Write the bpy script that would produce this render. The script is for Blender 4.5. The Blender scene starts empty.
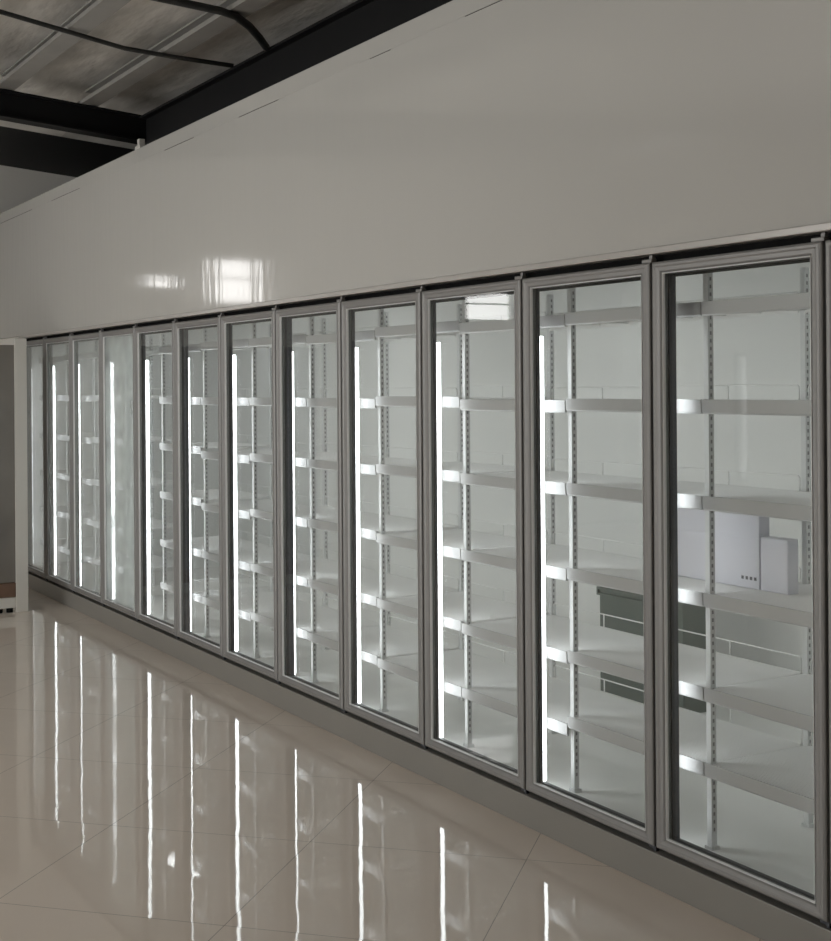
import bpy, bmesh, math, random
from mathutils import Matrix, Vector
random.seed(4)
sc = bpy.context.scene
COL = sc.collection

# ------------------------------------------------------------------ materials
def new_mat(name):
    m = bpy.data.materials.new(name); m.use_nodes = True
    nt = m.node_tree; nt.nodes.clear()
    out = nt.nodes.new('ShaderNodeOutputMaterial')
    return m, nt, out
def N(nt, t, **kw):
    n = nt.nodes.new(t)
    for k, v in kw.items(): setattr(n, k, v)
    return n
def pbr(name, col, rough=.5, metal=0., spec=.5, var=0., vscale=6., bump=0., bscale=20., vdist=.01, bmap=None):
    m, nt, out = new_mat(name)
    b = N(nt, 'ShaderNodeBsdfPrincipled')
    b.inputs['Base Color'].default_value = (*col, 1); b.inputs['Roughness'].default_value = rough
    b.inputs['Metallic'].default_value = metal; b.inputs['Specular IOR Level'].default_value = spec
    tc = N(nt, 'ShaderNodeTexCoord')
    if var:
        no = N(nt, 'ShaderNodeTexNoise'); no.inputs['Scale'].default_value = vscale; no.inputs['Detail'].default_value = 4
        nt.links.new(tc.outputs['Object'], no.inputs['Vector'])
        mx = N(nt, 'ShaderNodeMix', data_type='RGBA')
        mx.inputs[6].default_value = (*[c*(1-var) for c in col], 1); mx.inputs[7].default_value = (*[min(1, c*(1+var)) for c in col], 1)
        nt.links.new(no.outputs['Fac'], mx.inputs[0]); nt.links.new(mx.outputs[2], b.inputs['Base Color'])
    if bump:
        n2 = N(nt, 'ShaderNodeTexNoise'); n2.inputs['Scale'].default_value = bscale; n2.inputs['Detail'].default_value = 2
        if bmap:
            mp = N(nt, 'ShaderNodeMapping'); mp.inputs['Scale'].default_value = bmap
            nt.links.new(tc.outputs['Object'], mp.inputs[0]); nt.links.new(mp.outputs[0], n2.inputs['Vector'])
        else: nt.links.new(tc.outputs['Object'], n2.inputs['Vector'])
        bp = N(nt, 'ShaderNodeBump'); bp.inputs['Strength'].default_value = bump; bp.inputs['Distance'].default_value = vdist
        nt.links.new(n2.outputs['Fac'], bp.inputs['Height']); nt.links.new(bp.outputs['Normal'], b.inputs['Normal'])
    nt.links.new(b.outputs[0], out.inputs[0])
    return m
def emit(name, col, s):
    m, nt, out = new_mat(name)
    e = N(nt, 'ShaderNodeEmission'); e.inputs[0].default_value = (*col, 1); e.inputs[1].default_value = s
    nt.links.new(e.outputs[0], out.inputs[0]); return m
def glass(name, tint, base=.05, haze=0.):
    m, nt, out = new_mat(name)
    tr = N(nt, 'ShaderNodeBsdfTransparent'); tr.inputs[0].default_value = (*tint, 1)
    gl = N(nt, 'ShaderNodeBsdfGlossy'); gl.inputs['Roughness'].default_value = .015
    lw = N(nt, 'ShaderNodeLayerWeight'); lw.inputs['Blend'].default_value = .5
    p = N(nt, 'ShaderNodeMath', operation='POWER'); p.inputs[1].default_value = 5.
    mu = N(nt, 'ShaderNodeMath', operation='MULTIPLY_ADD'); mu.inputs[1].default_value = 1-base; mu.inputs[2].default_value = base
    mx = N(nt, 'ShaderNodeMixShader')
    L = nt.links.new
    L(lw.outputs['Facing'], p.inputs[0]); L(p.outputs[0], mu.inputs[0]); L(mu.outputs[0], mx.inputs[0])
    src = tr
    if haze:
        tl = N(nt, 'ShaderNodeBsdfTranslucent'); tl.inputs[0].default_value = (.9, .95, .93, 1)
        df = N(nt, 'ShaderNodeBsdfDiffuse'); df.inputs[0].default_value = (.8, .84, .83, 1)
        a = N(nt, 'ShaderNodeMixShader'); a.inputs[0].default_value = .35
        L(tl.outputs[0], a.inputs[1]); L(df.outputs[0], a.inputs[2])
        h = N(nt, 'ShaderNodeMixShader')
        no = N(nt, 'ShaderNodeTexNoise'); no.inputs['Scale'].default_value = 3.
        tc = N(nt, 'ShaderNodeTexCoord'); L(tc.outputs['Object'], no.inputs['Vector'])
        mm = N(nt, 'ShaderNodeMath', operation='MULTIPLY'); mm.inputs[1].default_value = haze*2
        L(no.outputs['Fac'], mm.inputs[0]); L(mm.outputs[0], h.inputs[0])
        L(tr.outputs[0], h.inputs[1]); L(a.outputs[0], h.inputs[2]); src = h
    L(src.outputs[0], mx.inputs[1]); L(gl.outputs[0], mx.inputs[2]); L(mx.outputs[0], out.inputs[0])
    return m

M = {}
M['header'] = pbr('header_panel', (.53, .522, .502), .085, var=.03, vscale=.8, bump=.22, bscale=1., vdist=.006, bmap=(11., 1., 1.6))
M['panel'] = pbr('wall_panel', (.78, .76, .72), .4, var=.03, vscale=1.2)
M['plinth'] = pbr('plinth_panel', (.24, .23, .212), .3, var=.06, vscale=3)
M['lip'] = pbr('trim_metal', (.52, .50, .48), .28, .3)
M['cold'] = pbr('cold_room_panel', (.80, .805, .79), .35, var=.02, vscale=2)
M['coldfloor'] = pbr('cold_room_floor', (.80, .80, .78), .4, var=.04, vscale=5)
M['alu'] = pbr('door_aluminium', (.27, .265, .262), .45, .25, var=.05, vscale=8)
M['bead'] = pbr('bright_aluminium', (.84, .85, .86), .35)
M['mullion'] = pbr('mullion_charcoal', (.06, .067, .08), .35)
M['black'] = pbr('black_rubber', (.006, .006, .006), .7, spec=.08)
M['gasket'] = pbr('grey_gasket', (.05, .052, .056), .5)
M['led'] = emit('led_diffuser', (.95, .985, 1.), 6.8)
M['glass'] = glass('door_glass', (.965, .975, .97))
M['haze'] = glass('misted_door_glass', (.965, .975, .97), haze=.16)
M['misty'] = glass('heavily_misted_door_glass', (.965, .975, .97), haze=.5)
M['smoke'] = glass('smoked_glass', (.45, .45, .45))
M['wire'] = pbr('white_coated_wire', (.84, .84, .83), .4)
M['strip'] = pbr('price_channel', (.52, .52, .525), .3, var=.04, vscale=9)
M['post'] = pbr('grey_white_steel', (.70, .71, .71), .4)
M['slot'] = pbr('slot_dark', (.24, .24, .245), .6)
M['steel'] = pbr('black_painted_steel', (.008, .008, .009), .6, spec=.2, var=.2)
M['purlin'] = pbr('galvanised_purlin', (.34, .33, .315), .5, .3, var=.2, vscale=5)
M['cable'] = pbr('cable_black', (.02, .02, .02), .5)
M['carton'] = pbr('white_carton', (.68, .68, .74), .5)
M['mark'] = pbr('grey_print', (.12, .12, .14), .6)
M['crate'] = pbr('dark_green_plastic', (.13, .155, .14), .5)
M['stand'] = pbr('white_lacquer', (.66, .64, .60), .3)
M['standback'] = pbr('grey_brown_board', (.20, .185, .165), .18, var=.35, vscale=2.2)
M['brown'] = pbr('brown_wood', (.16, .095, .065), .4, var=.2, vscale=9)
M['winframe'] = pbr('window_frame_metal', (.3, .3, .3), .4)

def foil():
    m, nt, out = new_mat('roof_foil'); L = nt.links.new
    b = N(nt, 'ShaderNodeBsdfPrincipled'); b.inputs['Metallic'].default_value = .25; b.inputs['Roughness'].default_value = .55
    tc = N(nt, 'ShaderNodeTexCoord')
    mp = N(nt, 'ShaderNodeMapping'); mp.inputs['Scale'].default_value = (.8, 2.6, 1.)
    L(tc.outputs['Object'], mp.inputs[0])
    n1 = N(nt, 'ShaderNodeTexNoise'); n1.inputs['Scale'].default_value = 1.6; n1.inputs['Detail'].default_value = 5
    L(mp.outputs[0], n1.inputs['Vector'])
    cr = N(nt, 'ShaderNodeValToRGB'); cr.color_ramp.elements[0].position = .3; cr.color_ramp.elements[1].position = .7
    cr.color_ramp.elements[0].color = (.42, .41, .39, 1); cr.color_ramp.elements[1].color = (.85, .83, .80, 1)
    L(n1.outputs['Fac'], cr.inputs[0]); L(cr.outputs[0], b.inputs['Base Color'])
    n2 = N(nt, 'ShaderNodeTexNoise'); n2.inputs['Scale'].default_value = 3.5; n2.inputs['Detail'].default_value = 3
    L(mp.outputs[0], n2.inputs['Vector'])
    bp = N(nt, 'ShaderNodeBump'); bp.inputs['Strength'].default_value = .4; bp.inputs['Distance'].default_value = .05
    L(n2.outputs['Fac'], bp.inputs['Height']); L(bp.outputs[0], b.inputs['Normal'])
    L(b.outputs[0], out.inputs[0]); return m
M['foil'] = foil()

def tile():
    m, nt, out = new_mat('polished_beige_tile'); L = nt.links.new
    b = N(nt, 'ShaderNodeBsdfPrincipled'); b.inputs['Roughness'].default_value = .03
    b.inputs['IOR'].default_value = 1.43
    ge = N(nt, 'ShaderNodeNewGeometry')
    mp = N(nt, 'ShaderNodeMapping', vector_type='TEXTURE')
    mp.inputs['Rotation'].default_value = (0, 0, math.radians(45))
    L(ge.outputs['Position'], mp.inputs[0])
    sx = N(nt, 'ShaderNodeSeparateXYZ'); L(mp.outputs[0], sx.inputs[0])
    def line(sock, off):
        a = N(nt, 'ShaderNodeMath', operation='ADD'); a.inputs[1].default_value = off; L(sock, a.inputs[0])
        p = N(nt, 'ShaderNodeMath', operation='PINGPONG'); p.inputs[1].default_value = .4; L(a.outputs[0], p.inputs[0])
        g = N(nt, 'ShaderNodeMath', operation='LESS_THAN'); g.inputs[1].default_value = .0016; L(p.outputs[0], g.inputs[0])
        f = N(nt, 'ShaderNodeMath', operation='MULTIPLY'); f.inputs[1].default_value = 1/.8; L(a.outputs[0], f.inputs[0])
        fl = N(nt, 'ShaderNodeMath', operation='FLOOR'); L(f.outputs[0], fl.inputs[0])
        return g.outputs[0], fl.outputs[0]
    g1, f1 = line(sx.outputs[0], 3.745+8.0); g2, f2 = line(sx.outputs[1], -1.857+8.0)
    mxg = N(nt, 'ShaderNodeMath', operation='MAXIMUM'); L(g1, mxg.inputs[0]); L(g2, mxg.inputs[1])
    n1 = N(nt, 'ShaderNodeTexNoise'); n1.inputs['Scale'].default_value = 1.3; n1.inputs['Detail'].default_value = 6; n1.inputs['Distortion'].default_value = 1.2
    L(ge.outputs['Position'], n1.inputs['Vector'])
    c1 = N(nt, 'ShaderNodeMix', data_type='RGBA'); c1.inputs[6].default_value = (.79, .69, .60, 1); c1.inputs[7].default_value = (.87, .775, .69, 1)
    L(n1.outputs['Fac'], c1.inputs[0])
    c2 = N(nt, 'ShaderNodeMix', data_type='RGBA'); c2.inputs[7].default_value = (.30, .26, .23, 1)
    L(c1.outputs[2], c2.inputs[6])
    gs = N(nt, 'ShaderNodeMath', operation='MULTIPLY'); gs.inputs[1].default_value = .7; L(mxg.outputs[0], gs.inputs[0])
    L(gs.outputs[0], c2.inputs[0]); L(c2.outputs[2], b.inputs['Base Color'])
    # each tile is laid with its own very small tilt
    cv = N(nt, 'ShaderNodeCombineXYZ'); L(f1, cv.inputs[0]); L(f2, cv.inputs[1])
    wn = N(nt, 'ShaderNodeTexWhiteNoise', noise_dimensions='3D'); L(cv.outputs[0], wn.inputs['Vector'])
    sb = N(nt, 'ShaderNodeVectorMath', operation='SUBTRACT'); sb.inputs[1].default_value = (.5, .5, .5); L(wn.outputs['Color'], sb.inputs[0])
    ms = N(nt, 'ShaderNodeVectorMath', operation='MULTIPLY'); ms.inputs[1].default_value = (.006, .006, 0); L(sb.outputs[0], ms.inputs[0])
    n2 = N(nt, 'ShaderNodeTexNoise'); n2.inputs['Scale'].default_value = 7.; n2.inputs['Detail'].default_value = 1
    L(ge.outputs['Position'], n2.inputs['Vector'])
    bp = N(nt, 'ShaderNodeBump'); bp.inputs['Strength'].default_value = .06; bp.inputs['Distance'].default_value = .006
    L(n2.outputs['Fac'], bp.inputs['Height'])
    ad = N(nt, 'ShaderNodeVectorMath', operation='ADD'); L(bp.outputs[0], ad.inputs[0]); L(ms.outputs[0], ad.inputs[1])
    nm = N(nt, 'ShaderNodeVectorMath', operation='NORMALIZE'); L(ad.outputs[0], nm.inputs[0]); L(nm.outputs[0], b.inputs['Normal'])
    L(b.outputs[0], out.inputs[0]); return m
M['tile'] = tile()

# ------------------------------------------------------------------ mesh builder
class MB:
    def __init__(s): s.v = []; s.f = []; s.mi = []; s.sm = []
    def box(s, x0, x1, y0, y1, z0, z1, mi=0):
        b = len(s.v)
        s.v += [(x0,y0,z0),(x1,y0,z0),(x1,y1,z0),(x0,y1,z0),(x0,y0,z1),(x1,y0,z1),(x1,y1,z1),(x0,y1,z1)]
        for q in ((3,2,1,0),(4,5,6,7),(0,1,5,4),(1,2,6,5),(2,3,7,6),(3,0,4,7)):
            s.f.append([b+i for i in q]); s.mi.append(mi); s.sm.append(False)
        return s
    def prism_x(s, prof, x0, x1, mi=0):            # closed profile of (y,z) extruded along x
        b = len(s.v); n = len(prof)
        for x in (x0, x1): s.v += [(x, y, z) for y, z in prof]
        s.f.append([b+i for i in range(n)]); s.f.append([b+n+i for i in reversed(range(n))])
        for i in range(n):
            j = (i+1) % n; s.f.append([b+i, b+n+i, b+n+j, b+j])
        s.mi += [mi]*(n+2); s.sm += [False]*(n+2); return s
    def tube(s, pts, r, n=8, mi=0):
        pts = [Vector(p) for p in pts]; b = len(s.v)
        for i, p in enumerate(pts):
            d = (pts[min(i+1, len(pts)-1)] - pts[max(i-1, 0)]).normalized()
            u = d.cross(Vector((0,0,1)));  u = u.normalized() if u.length > 1e-3 else Vector((1,0,0))
            w = d.cross(u)
            s.v += [tuple(p + u*r*math.cos(2*math.pi*k/n) + w*r*math.sin(2*math.pi*k/n)) for k in range(n)]
        for i in range(len(pts)-1):
            for k in range(n):
                l = (k+1) % n
                s.f.append([b+i*n+k, b+i*n+l, b+(i+1)*n+l, b+(i+1)*n+k]); s.mi.append(mi); s.sm.append(True)
        s.f.append([b+k for k in reversed(range(n))]); s.f.append([b+(len(pts)-1)*n+k for k in range(n)])
        s.mi += [mi]*2; s.sm += [False]*2; return s
    def ring(s, x0, x1, z0, z1, prof, kz=1., mi=0, close=True):   # mitred rectangular frame from a profile of (inset, y)
        b = len(s.v); n = len(prof)
        for cx, cz, sx, sz in ((x0,z0,1,1),(x1,z0,-1,1),(x1,z1,-1,-1),(x0,z1,1,-1)):
            s.v += [(cx+sx*a, y, cz+sz*a*kz) for a, y in prof]
        for c in range(4):
            d = (c+1) % 4
            for i in range(n if close else n-1):
                j = (i+1) % n
                s.f.append([b+c*n+i, b+d*n+i, b+d*n+j, b+c*n+j]); s.mi.append(mi); s.sm.append(False)
        return s
    def mesh(s, name, mats):
        me = bpy.data.meshes.new(name); me.from_pydata(s.v, [], s.f)
        for m in (mats if isinstance(mats, (list, tuple)) else [mats]): me.materials.append(m)
        me.polygons.foreach_set('material_index', s.mi); me.polygons.foreach_set('use_smooth', s.sm)
        bm = bmesh.new(); bm.from_mesh(me); bmesh.ops.recalc_face_normals(bm, faces=bm.faces); bm.to_mesh(me); bm.free()
        me.update(); return me
    def build(s, name, mats, parent=None, bevel=0., loc=(0,0,0)):
        o = bpy.data.objects.new(name, s.mesh(name, mats)); COL.objects.link(o); o.location = loc
        if parent: o.parent = parent
        if bevel:
            md = o.modifiers.new('bevel', 'BEVEL'); md.width = bevel; md.segments = 2; md.limit_method = 'ANGLE'
        return o
def tag(o, label, cat, group=None):
    o['label'] = label; o['category'] = cat
    if group: o['group'] = group
    return o
def thing(name, label, cat, loc=(0,0,0), group=None):
    o = bpy.data.objects.new(name, None); COL.objects.link(o); o.location = loc; o.empty_display_size = .05
    return tag(o, label, cat, group)
def struct(o): o['kind'] = 'structure'; return o
def dup(root, loc, label):
    r = root.copy(); COL.objects.link(r); r.location = loc; r['label'] = label
    for ch in list(root.children):
        c = ch.copy(); COL.objects.link(c); c.parent = r
        for g in list(ch.children):
            d = g.copy(); COL.objects.link(d); d.parent = c
    return r

# ------------------------------------------------------------------ layout
S0, W = 2.7656, .75
def J(k): return -(S0 + W*k)            # x of the joint at the left of door k
XE = -13.1                                # end wall
XR = 3.2                                  # right wall
YF = -7.5                                 # storefront wall
LIP0, LIP1, HTOP = 2.088, 2.111, 3.228
ZC = .13                                  # cold room floor
YB = 1.9                                  # cold room back wall
KMAX = 12
XL = J(KMAX)
ORD = ['','first','second','third','fourth','fifth','sixth','seventh','eighth','ninth','tenth','eleventh','twelfth','thirteenth']
def rz(y): return 3.60 + .09*(.27 - y)   # underside of the purlins, falling towards the cooler

# ------------------------------------------------------------------ setting
struct(MB().box(XE-.15, XR+.1, YF-.15, 3.6, -.1, 0).build('floor', M['tile']))
struct(MB().box(XL-.1, -1.9, .05, YB, .0005, ZC).build('floor_cold_room', M['coldfloor']))
hb = MB().box(XE, XR, 0, .10, LIP1, 3.139)
struct(hb.build('wall_back', M['header']))
seam = [(-12.45,-11.35),(-10.78,-9.99),(-8.17,-7.66),(-6.98,-6.45),(-5.46,-5.26),(-4.65,-4.18)]
m = MB(); q = XE                          # the coping joint has opened here and there
for a, c in seam:
    m.box(q, a, .0008, .10, 3.139, 3.143, 0); m.box(a, c, .004, .10, 3.139, 3.143, 1); q = c
m.box(q, XR, .0008, .10, 3.139, 3.143, 0)
struct(m.build('trim_1', [M['header'], M['steel']]))
struct(MB().box(XE, XR, 0, .10, 3.143, HTOP).build('trim_2', M['header']))
struct(MB().box(XL-.02, XR, -.010, .06, LIP0, LIP1).build('trim_3', M['lip'], bevel=.003))
struct(MB().box(XE, XL-.03, 0, .10, 0, LIP1-.003).build('wall_back_left', M['panel']))
struct(MB().box(-2.0, XR, 0, .10, 0, LIP0-.002).build('wall_back_right', M['panel']))
struct(MB().box(XL-.02, -2.005, 0, .045, 0, .118).build('baseboard_back', M['plinth'], bevel=.003))
struct(MB().box(XL-.1, -1.9, YB, YB+.1, .02, 2.45).build('wall_cold_room_back', M['cold']))
struct(MB().box(XL-.15, XL-.1, .1, YB, .02, 2.45).build('wall_cold_room_left', M['cold']))
struct(MB().box(-1.9, -1.85, .1, YB, .02, 2.45).build('wall_cold_room_right', M['cold']))
struct(MB().box(XL-.1, -1.9, .1, YB, 2.38, 2.45).build('ceiling_cold_room', M['cold']))
# fixed frame behind the doors: head and sill
struct(MB().box(XL-.02, -2.005, .046, .10, 2.018, 2.11).build('trim_4', M['black']))
struct(MB().box(XL-.02, -2.005, .046, .10, ZC+.0005, .152).build('trim_5', M['mullion']))
struct(MB().box(XL-.02, -2.005, .043, .05, .10, .14).build('trim_6', M['black']))
# roof sheet with foil underside
YO = 3.5
v = MB()
zt = lambda y: rz(y)+.16
XS = -11.35                                # beyond here the end bay's shade is put into a black sheet colour
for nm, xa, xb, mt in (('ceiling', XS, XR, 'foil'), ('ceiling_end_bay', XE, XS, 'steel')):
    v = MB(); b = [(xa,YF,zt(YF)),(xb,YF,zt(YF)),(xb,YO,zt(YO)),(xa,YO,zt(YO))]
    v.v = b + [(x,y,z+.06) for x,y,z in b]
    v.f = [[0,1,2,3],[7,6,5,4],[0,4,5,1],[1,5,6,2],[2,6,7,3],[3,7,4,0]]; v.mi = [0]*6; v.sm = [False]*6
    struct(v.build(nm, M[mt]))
# shell walls with window openings (front and end wall)
def wall_x(name, x0, x1, y0, y1, ztop, holes):      # wall in the xz plane with rectangular holes
    m = MB(); xs = sorted({x0, x1, *[h[0] for h in holes], *[h[1] for h in holes]}); zs = sorted({0, ztop, *[h[2] for h in holes], *[h[3] for h in holes]})
    for a, c in zip(xs, xs[1:]):
        for d, e in zip(zs, zs[1:]):
            if any(h[0] <= a and c <= h[1] and h[2] <= d and e <= h[3] for h in holes): continue
            m.box(a, c, y0, y1, d, e)
    return struct(m.build(name, M['panel']))
def wall_y(name, y0, y1, x0, x1, ztop, holes):
    m = MB(); ys = sorted({y0, y1, *[h[0] for h in holes], *[h[1] for h in holes]}); zs = sorted({0, ztop, *[h[2] for h in holes], *[h[3] for h in holes]})
    for a, c in zip(ys, ys[1:]):
        for d, e in zip(zs, zs[1:]):
            if any(h[0] <= a and c <= h[1] and h[2] <= d and e <= h[3] for h in holes): continue
            m.box(x0, x1, a, c, d, e)
    return struct(m.build(name, M['panel']))
FW = [(-9.6,-5.2,.25,3.1),(-4.6,-3.1,.25,3.1),(-11.20,-10.97,.60,2.0)]
EW = [(-2.82,-2.30,2.52,2.99),(-1.90,-1.60,2.66,2.80),(-5.95,-5.28,2.40,2.74)]
wall_x('wall_front', XE, XR, YF-.15, YF, 4.45, FW)
wall_y('wall_left', YF, YO, XE-.15, XE, 4.47, EW)
struct(MB().box(XR, XR+.1, YF, YO, 0, 4.45).build('wall_right', M['panel']))
struct(MB().box(XE, XR, YO, YO+.1, 0, 3.6).build('wall_rear', M['panel']))
nwin = 1
for (a, c, d, e) in FW:
    m = MB(); m.box(a, c, YF-.075, YF-.069, d, e, 1); m.ring(a, c, d, e, [(0,YF-.09),(0,YF-.03),(.04,YF-.03),(.04,YF-.09)])
    if c-a > 1:
        for q in (1, 2): m.box(a+(c-a)*q/3-.025, a+(c-a)*q/3+.025, YF-.085, YF-.035, d+.04, e-.04)
    struct(m.build('window_%d' % nwin, [M['winframe'], M['glass'] if c-a > 1 else M['smoke']])); nwin += 1
for (a, c, d, e) in EW:
    m = MB(); w = .018
    for q in (a, c-w): m.box(XE-.09, XE-.04, q, q+w, d, e)
    for q in (d, e-w, d+(e-d)*.55): m.box(XE-.09, XE-.04, a+w, c-w, q, q+w)
    struct(m.build('window_%d' % nwin, M['winframe'])); nwin += 1

# ------------------------------------------------------------------ roof steel
def sloped_bar(y0, y1, x0, x1, depth0, depth1):     # bar across the hall following the roof slope
    m = MB(); b = [(x,y,rz(y)-dd) for dd in (depth1, depth0) for (x,y) in ((x0,y0),(x1,y0),(x1,y1),(x0,y1))]
    m.v = b; m.f = [[3,2,1,0],[4,5,6,7],[0,1,5,4],[1,2,6,5],[2,3,7,6],[3,0,4,7]]; m.mi = [0]*6; m.sm = [False]*6
    return m
def join(a, c):
    o = len(a.v); a.v += c.v; a.f += [[i+o for i in f] for f in c.f]; a.mi += c.mi; a.sm += c.sm; return a
def rafter(x, dp, label):
    m = sloped_bar(YF, YO, x-.01, x+.01, .0, dp)
    join(m, sloped_bar(YF, YO, x-.07, x+.07, -.0, .014)); join(m, sloped_bar(YF, YO, x-.07, x+.07, dp-.014, dp))
    return tag(m.build('roof_rafter', M['steel']), label, 'beam')
rafter(-9.45, .185, 'black steel rafter crossing the roof near the upper left edge')
m = MB().box(-9.37, XR, .30, .32, 3.15, 3.585); m.box(-9.37, XR, .25, .36, 3.57, 3.585); m.box(-9.37, XR, .25, .36, 3.15, 3.165)
struct_beam = tag(m.build('eaves_beam', M['steel']), 'long black steel beam running just above the white header wall', 'beam')
PL = ['pale steel purlin nearest the black beam above the header wall', 'second pale steel purlin out from the header wall', 'third pale steel purlin out from the header wall', 'fourth pale steel purlin out from the header wall']
for i, y in enumerate((-.10, -.68, -1.26, -1.84)):
    m = MB(); z = rz(y)+.004
    m.box(-9.52, XR-.01, y-.065, y+.065, z, z+.012); m.box(-9.52, XR-.01, y+.055, y+.065, z+.012, z+.125)
    m.box(-9.52, XR-.01, y-.065, y-.055, z+.012, z+.025); m.box(-9.52, XR-.01, y+.005, y+.055, z+.113, z+.125)
    tag(m.build('roof_purlin', M['purlin']), PL[i], 'purlin', 'purlins under the roof foil')
def roofpts(pts, drop): return [(x, y, rz(y)-drop) for x, y in pts]
m = MB().tube(roofpts([(-7.46,-2.6),(-7.50,-1.9),(-7.55,-1.13),(-7.66,-.7),(-7.74,-.39),(-7.70,-.1),(-7.62,.24)], .02), .014)
tag(m.build('roof_cable', M['cable']), 'long thin black cable crossing beneath the purlins', 'cable')
m = MB().tube(roofpts([(-6.78,-2.4),(-6.74,-1.4),(-6.70,-.54),(-6.68,-.22),(-6.71,-.12),(-6.82,.0),(-6.98,.13),(-7.13,.24)], .02), .022)
tag(m.build('conduit', M['cable']), 'thick black conduit bending towards the beam over the header wall', 'conduit')
m = MB().box(-8.76,-8.66,.01,.07,HTOP,HTOP+.03); m.box(-8.74,-8.70,.02,.06,HTOP+.03,HTOP+.075)
tag(m.build('bracket', M['stand'], bevel=.003), 'small white bracket standing on the header wall top below the rafter', 'bracket')

# ------------------------------------------------------------------ cooler doors
def door_label(k):
    if k == 0: return 'glass cooler door cut off by the right edge of the photo'
    if k == 1: return 'nearest fully visible glass cooler door, aluminium framed, widest in the photo'
    if k == 12: return 'farthest glass cooler door, partly hidden behind the white cabinet post'
    ex = {3:', window glare in its top corner', 10:', misted, with a thick light strip at its left', 9:', with no shelves behind it', 11:', misted, with a thin light strip', 8:', its tall light strip thick and bright'}
    return 'aluminium framed glass cooler door, %s from the right' % ORD[k] + ex.get(k, '')
HX = (W-.012)/2
PROF = [(0,.042),(0,.004),(.003,.001),(.009,-.002),(.018,-.002),(.024,.001),(.038,.002),(.042,.005),(.0459,.010),(.0459,.042)]
DZ0, DZ1 = .137, 2.062
def make_door():
    t = thing('cooler_door', '', 'cooler door', (0,0,0), 'glass cooler doors along the wall')
    MB().ring(-HX, HX, DZ0, DZ1, PROF, .80).build('door_frame', M['alu'], t)
    MB().ring(-HX, HX, DZ0, DZ1, [(.0462,.005),(.0462,.015),(.0505,.015),(.0505,.011),(.0475,.005)], .80).build('glazing_bead', M['bead'], t)
    MB().ring(-HX, HX, DZ0, DZ1, [(.0462,.030),(.0462,.042),(.0515,.042),(.0515,.030)], .80).build('gasket', M['gasket'], t)
    i = .0465
    MB().box(-HX+i, HX-i, .0165, .0295, DZ0+i*.8, DZ1-i*.8).build('glass_pane', M['glass'], t)
    MB().box(HX-.045, HX+.004, .006, .03, DZ1+.0005, DZ1+.012).box(HX-.012, HX+.004, .010, .026, DZ1+.012, DZ1+.0255).build('top_hinge', M['alu'], t, bevel=.002)
    MB().box(HX-.03, HX+.004, .008, .03, DZ0-.010, DZ0-.0005).box(HX-.012, HX, .012, .026, DZ0-.0185, DZ0-.010).build('bottom_hinge', M['mullion'], t)
    return t
d0 = make_door()
for k in range(0, KMAX+1):
    loc = (J(k)+W/2, 0, 0)
    if k == 0: d0.location = loc; d0['label'] = door_label(0); d = d0
    else: d = dup(d0, loc, door_label(k))
    if k >= 9:
        for c in d.children:
            if c.name.startswith('glass_pane'):
                c.data = c.data.copy(); c.data.materials[0] = M['misty' if k == 9 else 'haze']

# ------------------------------------------------------------------ mullions with light strips
# kind: thick lens on the mullion side, or thin lens at its back edge
LENS = {0:(.090,.096),1:(.090,.094),2:(.070,.086),3:(.064,.084),4:(.066,.084),5:(.088,.096),6:(.066,.086),7:(.084,.092),8:(.068,.090),9:(.066,.092),10:(.056,.066),11:(.066,.084),12:(.090,.094)}
for k in range(-1, KMAX+1):
    y0, y1 = LENS.get(k, (.08,.104))
    if k == -1: lab = 'charcoal mullion with a light strip, beyond the right edge of the photo'
    elif k == 0: lab = 'charcoal mullion right of the nearest full door, light strip hidden'
    else:
        adj = 'thick white' if y1-y0 > .017 else ('thin white' if k not in (1, 12) else 'hidden')
        lab = 'mullion with %s light strip, left of the %s full door from the right' % (adj, ORD[k])
    x = J(k) if k >= 0 else J(-1)+.03
    t = thing('light_mullion', lab, 'light', (x, 0, ZC), 'lit mullions between the cooler doors')
    o = MB().box(-.022, .022, .0465, y0, .0225, 1.887).build('mullion', M['mullion'], t)
    hw = .014 if k in (0,1,12) else .023
    MB().prism_x([(y0+.0005,.034),(y1-.003,.034),(y1,.040),(y1,1.710),(y1-.003,1.716),(y0+.0005,1.716)], -hw, hw).build('light_strip', M['led'], t)

# ------------------------------------------------------------------ shelving uprights
PX = .095
def make_post(name):
    t = MB(); t.box(-.011, .011, -.011, .011, .012, 1.93)
    z = .06
    while z < 1.9:
        t.box(.0108, .0114, -.0035, .0035, z, z+.012, 1); t.box(-.0035, .0035, -.0114, -.0108, z+.0, z+.012, 1) if False else None
        z += .0255
    return t.mesh(name, [M['post'], M['slot']])
pm = make_post('upright')
foot = MB().box(-.017,.017,-.017,.017,0,.012).mesh('foot', M['post'])
YPF, YPR = .165, .605
for k in range(0, KMAX+1):
    for y, row in ((YPF,'front'),(YPR,'rear')):
        if k == 0: lab = '%s slotted white upright behind the door cut off at the right' % row
        else: lab = '%s slotted white shelf upright at the left behind the %s full door from the right' % (row, ORD[k])
        t = thing('shelf_upright', lab, 'upright', (J(k)+PX, y, ZC), '%s shelf uprights' % row)
        for n, me in (('post', pm), ('foot', foot)):
            o = bpy.data.objects.new(n, me); COL.objects.link(o); o.parent = t

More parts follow.
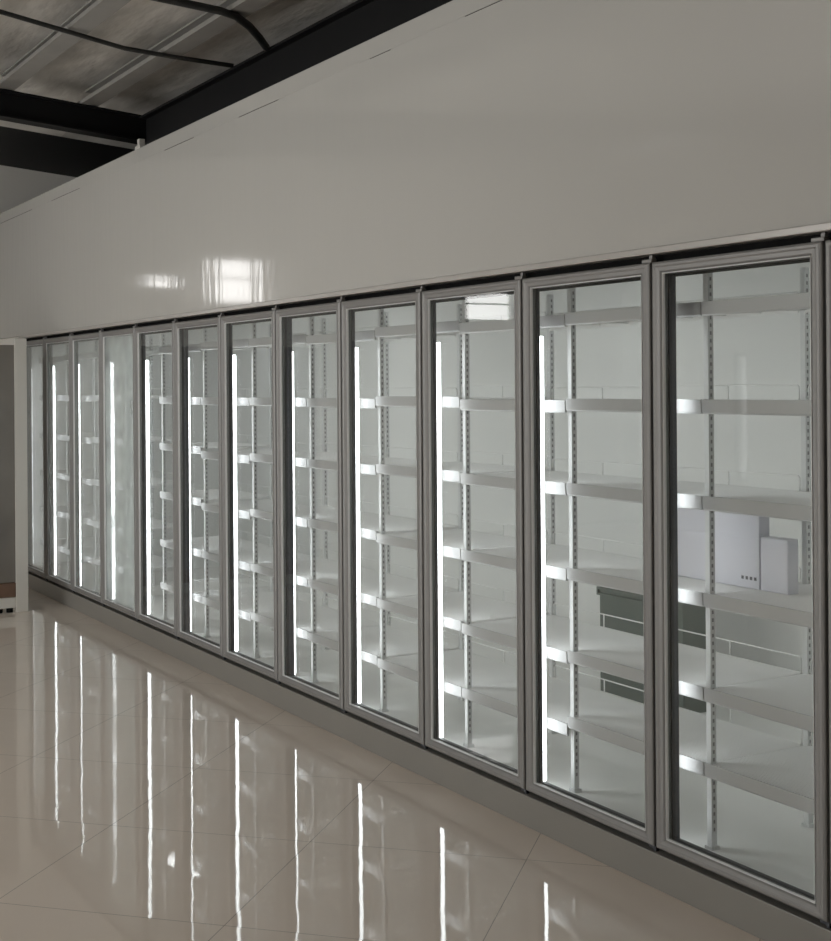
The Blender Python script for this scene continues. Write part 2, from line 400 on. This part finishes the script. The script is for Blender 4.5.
# ------------------------------------------------------------------ shelves
SW = W/2 - .0025
def make_shelf():
    t = thing('shelf', '', 'shelf', (0,0,0), 'white wire cooler shelves')
    d = MB(); e = W/2-.016; y = .150
    while y < .596:
        d.box(-e if (y<.185 or y>.58) else -SW, e if (y<.185 or y>.58) else SW, y, y+.0055, -.0055, 0); y += .0105
    for x in (-e+.004, -.18, 0, .18, e-.004): d.box(x-.004, x+.004, .148, .592, -.014, -.0055)
    d.box(-e, e, .1485, .1535, -.03, 0); d.box(-e, e, .588, .594, -.022, 0)
    d.build('deck', M['wire'], t)
    MB().prism_x([(.131,.006),(.1355,.006),(.1365,0),(.148,0),(.148,-.004),(.139,-.004),(.142,-.040),(.137,-.042),(.1325,-.036)], -SW, SW).build('price_channel', M['strip'], t, bevel=.0012)
    g = MB(); r = .0028
    g.tube([(-e+.006,.598,-.01),(-e+.006,.598,.044),(-e+.014,.598,.052),(e-.014,.598,.052),(e-.006,.598,.044),(e-.006,.598,-.01)], r, 6)
    for x in (0,): g.tube([(x,.598,-.012),(x,.598,.052)], r, 6)
    g.build('rear_guard', M['wire'], t)
    return t
HZ = [1.925, 1.604, 1.288, .970, .660, .413]
RANK = ['top','second','third','fourth','fifth','lowest']
s0 = None
for k in range(0, KMAX+1):
    if k == 9: continue
    for i, z in enumerate(HZ):
        dz = random.uniform(-.008, .008) if k > 2 else 0
        if k >= 3 and i == 5: dz -= .03
        if k in (7, 9) and i in (2, 3): dz -= .02
        loc = (J(k)+PX+W/2, 0, z+dz)
        lab = ('%s white wire shelf behind the door cut off at the right' % RANK[i]) if k == 0 else '%s white wire shelf behind the %s full door from the right' % (RANK[i], ORD[k])
        if s0 is None: s0 = make_shelf(); s0.location = loc; s0['label'] = lab
        else: dup(s0, loc, lab)

# ------------------------------------------------------------------ things in the cold room
zdk = HZ[3]
m = MB().box(-3.80, -3.386, .35, .40, zdk+.0005, zdk+.25)
a = m.build('carton', M['carton'], bevel=.004)
tag(a, 'taller white carton on the fourth shelf, left of the joint in the nearest full door', 'carton')
mk = MB()
for i, x in enumerate((-3.470, -3.450, -3.430, -3.410)): mk.box(x, x+.011, .3490, .3498, zdk+.030, zdk+.041)
mk.build('print_mark', M['mark'], a)
m = MB().box(-3.381, -3.257, .35, .40, zdk+.0005, zdk+.18)
tag(m.build('carton', M['carton'], bevel=.004), 'shorter white carton on the fourth shelf of the nearest full door', 'carton')
CX0, CX1, CY0, CY1, CZ0, CZ1 = -5.48, -4.86, 1.30, 1.48, ZC, .66
t = thing('storage_crate', 'dark green crate on the cold room floor behind the shelves', 'crate', ((CX0+CX1)/2, (CY0+CY1)/2, ZC))
hx, hy, hz = (CX1-CX0)/2, (CY1-CY0)/2, CZ1-CZ0
m = MB(); w = .02
m.box(-hx,hx,-hy,-hy+w,0,hz); m.box(-hx,hx,hy-w,hy,0,hz); m.box(-hx,-hx+w,-hy+w,hy-w,0,hz); m.box(hx-w,hx,-hy+w,hy-w,0,hz); m.box(-hx+w,hx-w,-hy+w,hy-w,0,.03)
m.build('crate_body', M['crate'], t)
m = MB().ring(-hx-.012, hx+.012, hz-.05, hz-.01, [(0,-hy-.012),(0,-hy-.0005),(.012,-hy-.0005),(.012,-hy-.012)])
m.build('crate_rim', M['crate'], t)

# ------------------------------------------------------------------ white cabinet at the far left
t = thing('display_cabinet', 'white display cabinet end with a brown base drawer at the left edge', 'cabinet', (-10.31, -.36, 0))
MB().box(-.05, .0, -.045, .045, 0, 2.04).build('end_post', M['stand'], t, bevel=.004)
MB().box(-.42, -.015, -1.7, -.0455, .225, 1.99).build('board_panel', M['standback'], t)
MB().box(-.42, -.005, -1.7, -.0455, .115, .222).build('drawer', M['brown'], t, bevel=.004)
MB().box(-.42, -.010, -1.7, -.0455, .035, .113).build('kick_panel', M['stand'], t, bevel=.003)
for y in (-1.6, -.75, -.16, -.085):
    MB().tube([(-.04, y, 0), (-.04, y, .034)], .024, 10).build('foot', M['black'], t)

# ------------------------------------------------------------------ daylight and cold room fill
w = bpy.data.worlds.new('sky'); sc.world = w; w.use_nodes = True
nt = w.node_tree; nt.nodes.clear()
bg = N(nt, 'ShaderNodeBackground'); bg.inputs[0].default_value = (1., .985, .965, 1); bg.inputs[1].default_value = 5.6
ow = N(nt, 'ShaderNodeOutputWorld'); nt.links.new(bg.outputs[0], ow.inputs[0])
for (a, c, d, e) in FW:
    L = bpy.data.lights.new('window_portal', 'AREA'); L.shape = 'RECTANGLE'; L.size = c-a; L.size_y = e-d
    L.cycles.is_portal = True
    o = bpy.data.objects.new('window_portal', L); COL.objects.link(o)
    o.location = ((a+c)/2, YF-.155, (d+e)/2); o.rotation_euler = (math.radians(90), 0, 0)

for x in (-3.4, -5.9, -8.4, -10.7):  # unseen fill lights, added to brighten the cold room beyond the strips
    L = bpy.data.lights.new('cold_room_fill', 'AREA'); L.shape = 'RECTANGLE'; L.size = 1.2; L.size_y = .14; L.energy = 3.4; L.color = (.97, .99, 1.)
    o = bpy.data.objects.new('cold_room_fill', L); COL.objects.link(o); o.location = (x, 1.15, 2.372)
# ------------------------------------------------------------------ camera
F_PX, TH, ROLL, CYP, D, H = 1370., .525, .0074, 386.336, 2.9327, 1.66
cam = bpy.data.cameras.new('camera'); co = bpy.data.objects.new('camera', cam); COL.objects.link(co)
cam.sensor_fit = 'HORIZONTAL'; cam.sensor_width = 36; cam.lens = 36*F_PX/831
cam.shift_y = -(470.5-CYP)/831; cam.clip_start = .05
Fw = Vector((-math.cos(TH), math.sin(TH), 0)); R = Vector((math.sin(TH), math.cos(TH), 0)); U = Vector((0,0,1))
Rc = R*math.cos(ROLL) - U*math.sin(ROLL); Uc = U*math.cos(ROLL) + R*math.sin(ROLL)
co.matrix_world = Matrix(((Rc.x,Uc.x,-Fw.x,0),(Rc.y,Uc.y,-Fw.y,-D),(Rc.z,Uc.z,-Fw.z,H),(0,0,0,1)))
sc.camera = co

sc.view_settings.view_transform = 'Standard'; sc.view_settings.look = 'None'
sc.view_settings.exposure = .08; sc.view_settings.gamma = 1.; sc.view_settings.use_curve_mapping = False
cy = sc.cycles
cy.max_bounces = 10; cy.diffuse_bounces = 6; cy.glossy_bounces = 5; cy.transparent_max_bounces = 40; cy.transmission_bounces = 6
cy.use_denoising = True; cy.denoiser = 'OPENIMAGEDENOISE'; cy.sample_clamp_indirect = 6.; cy.caustics_reflective = False; cy.caustics_refractive = False
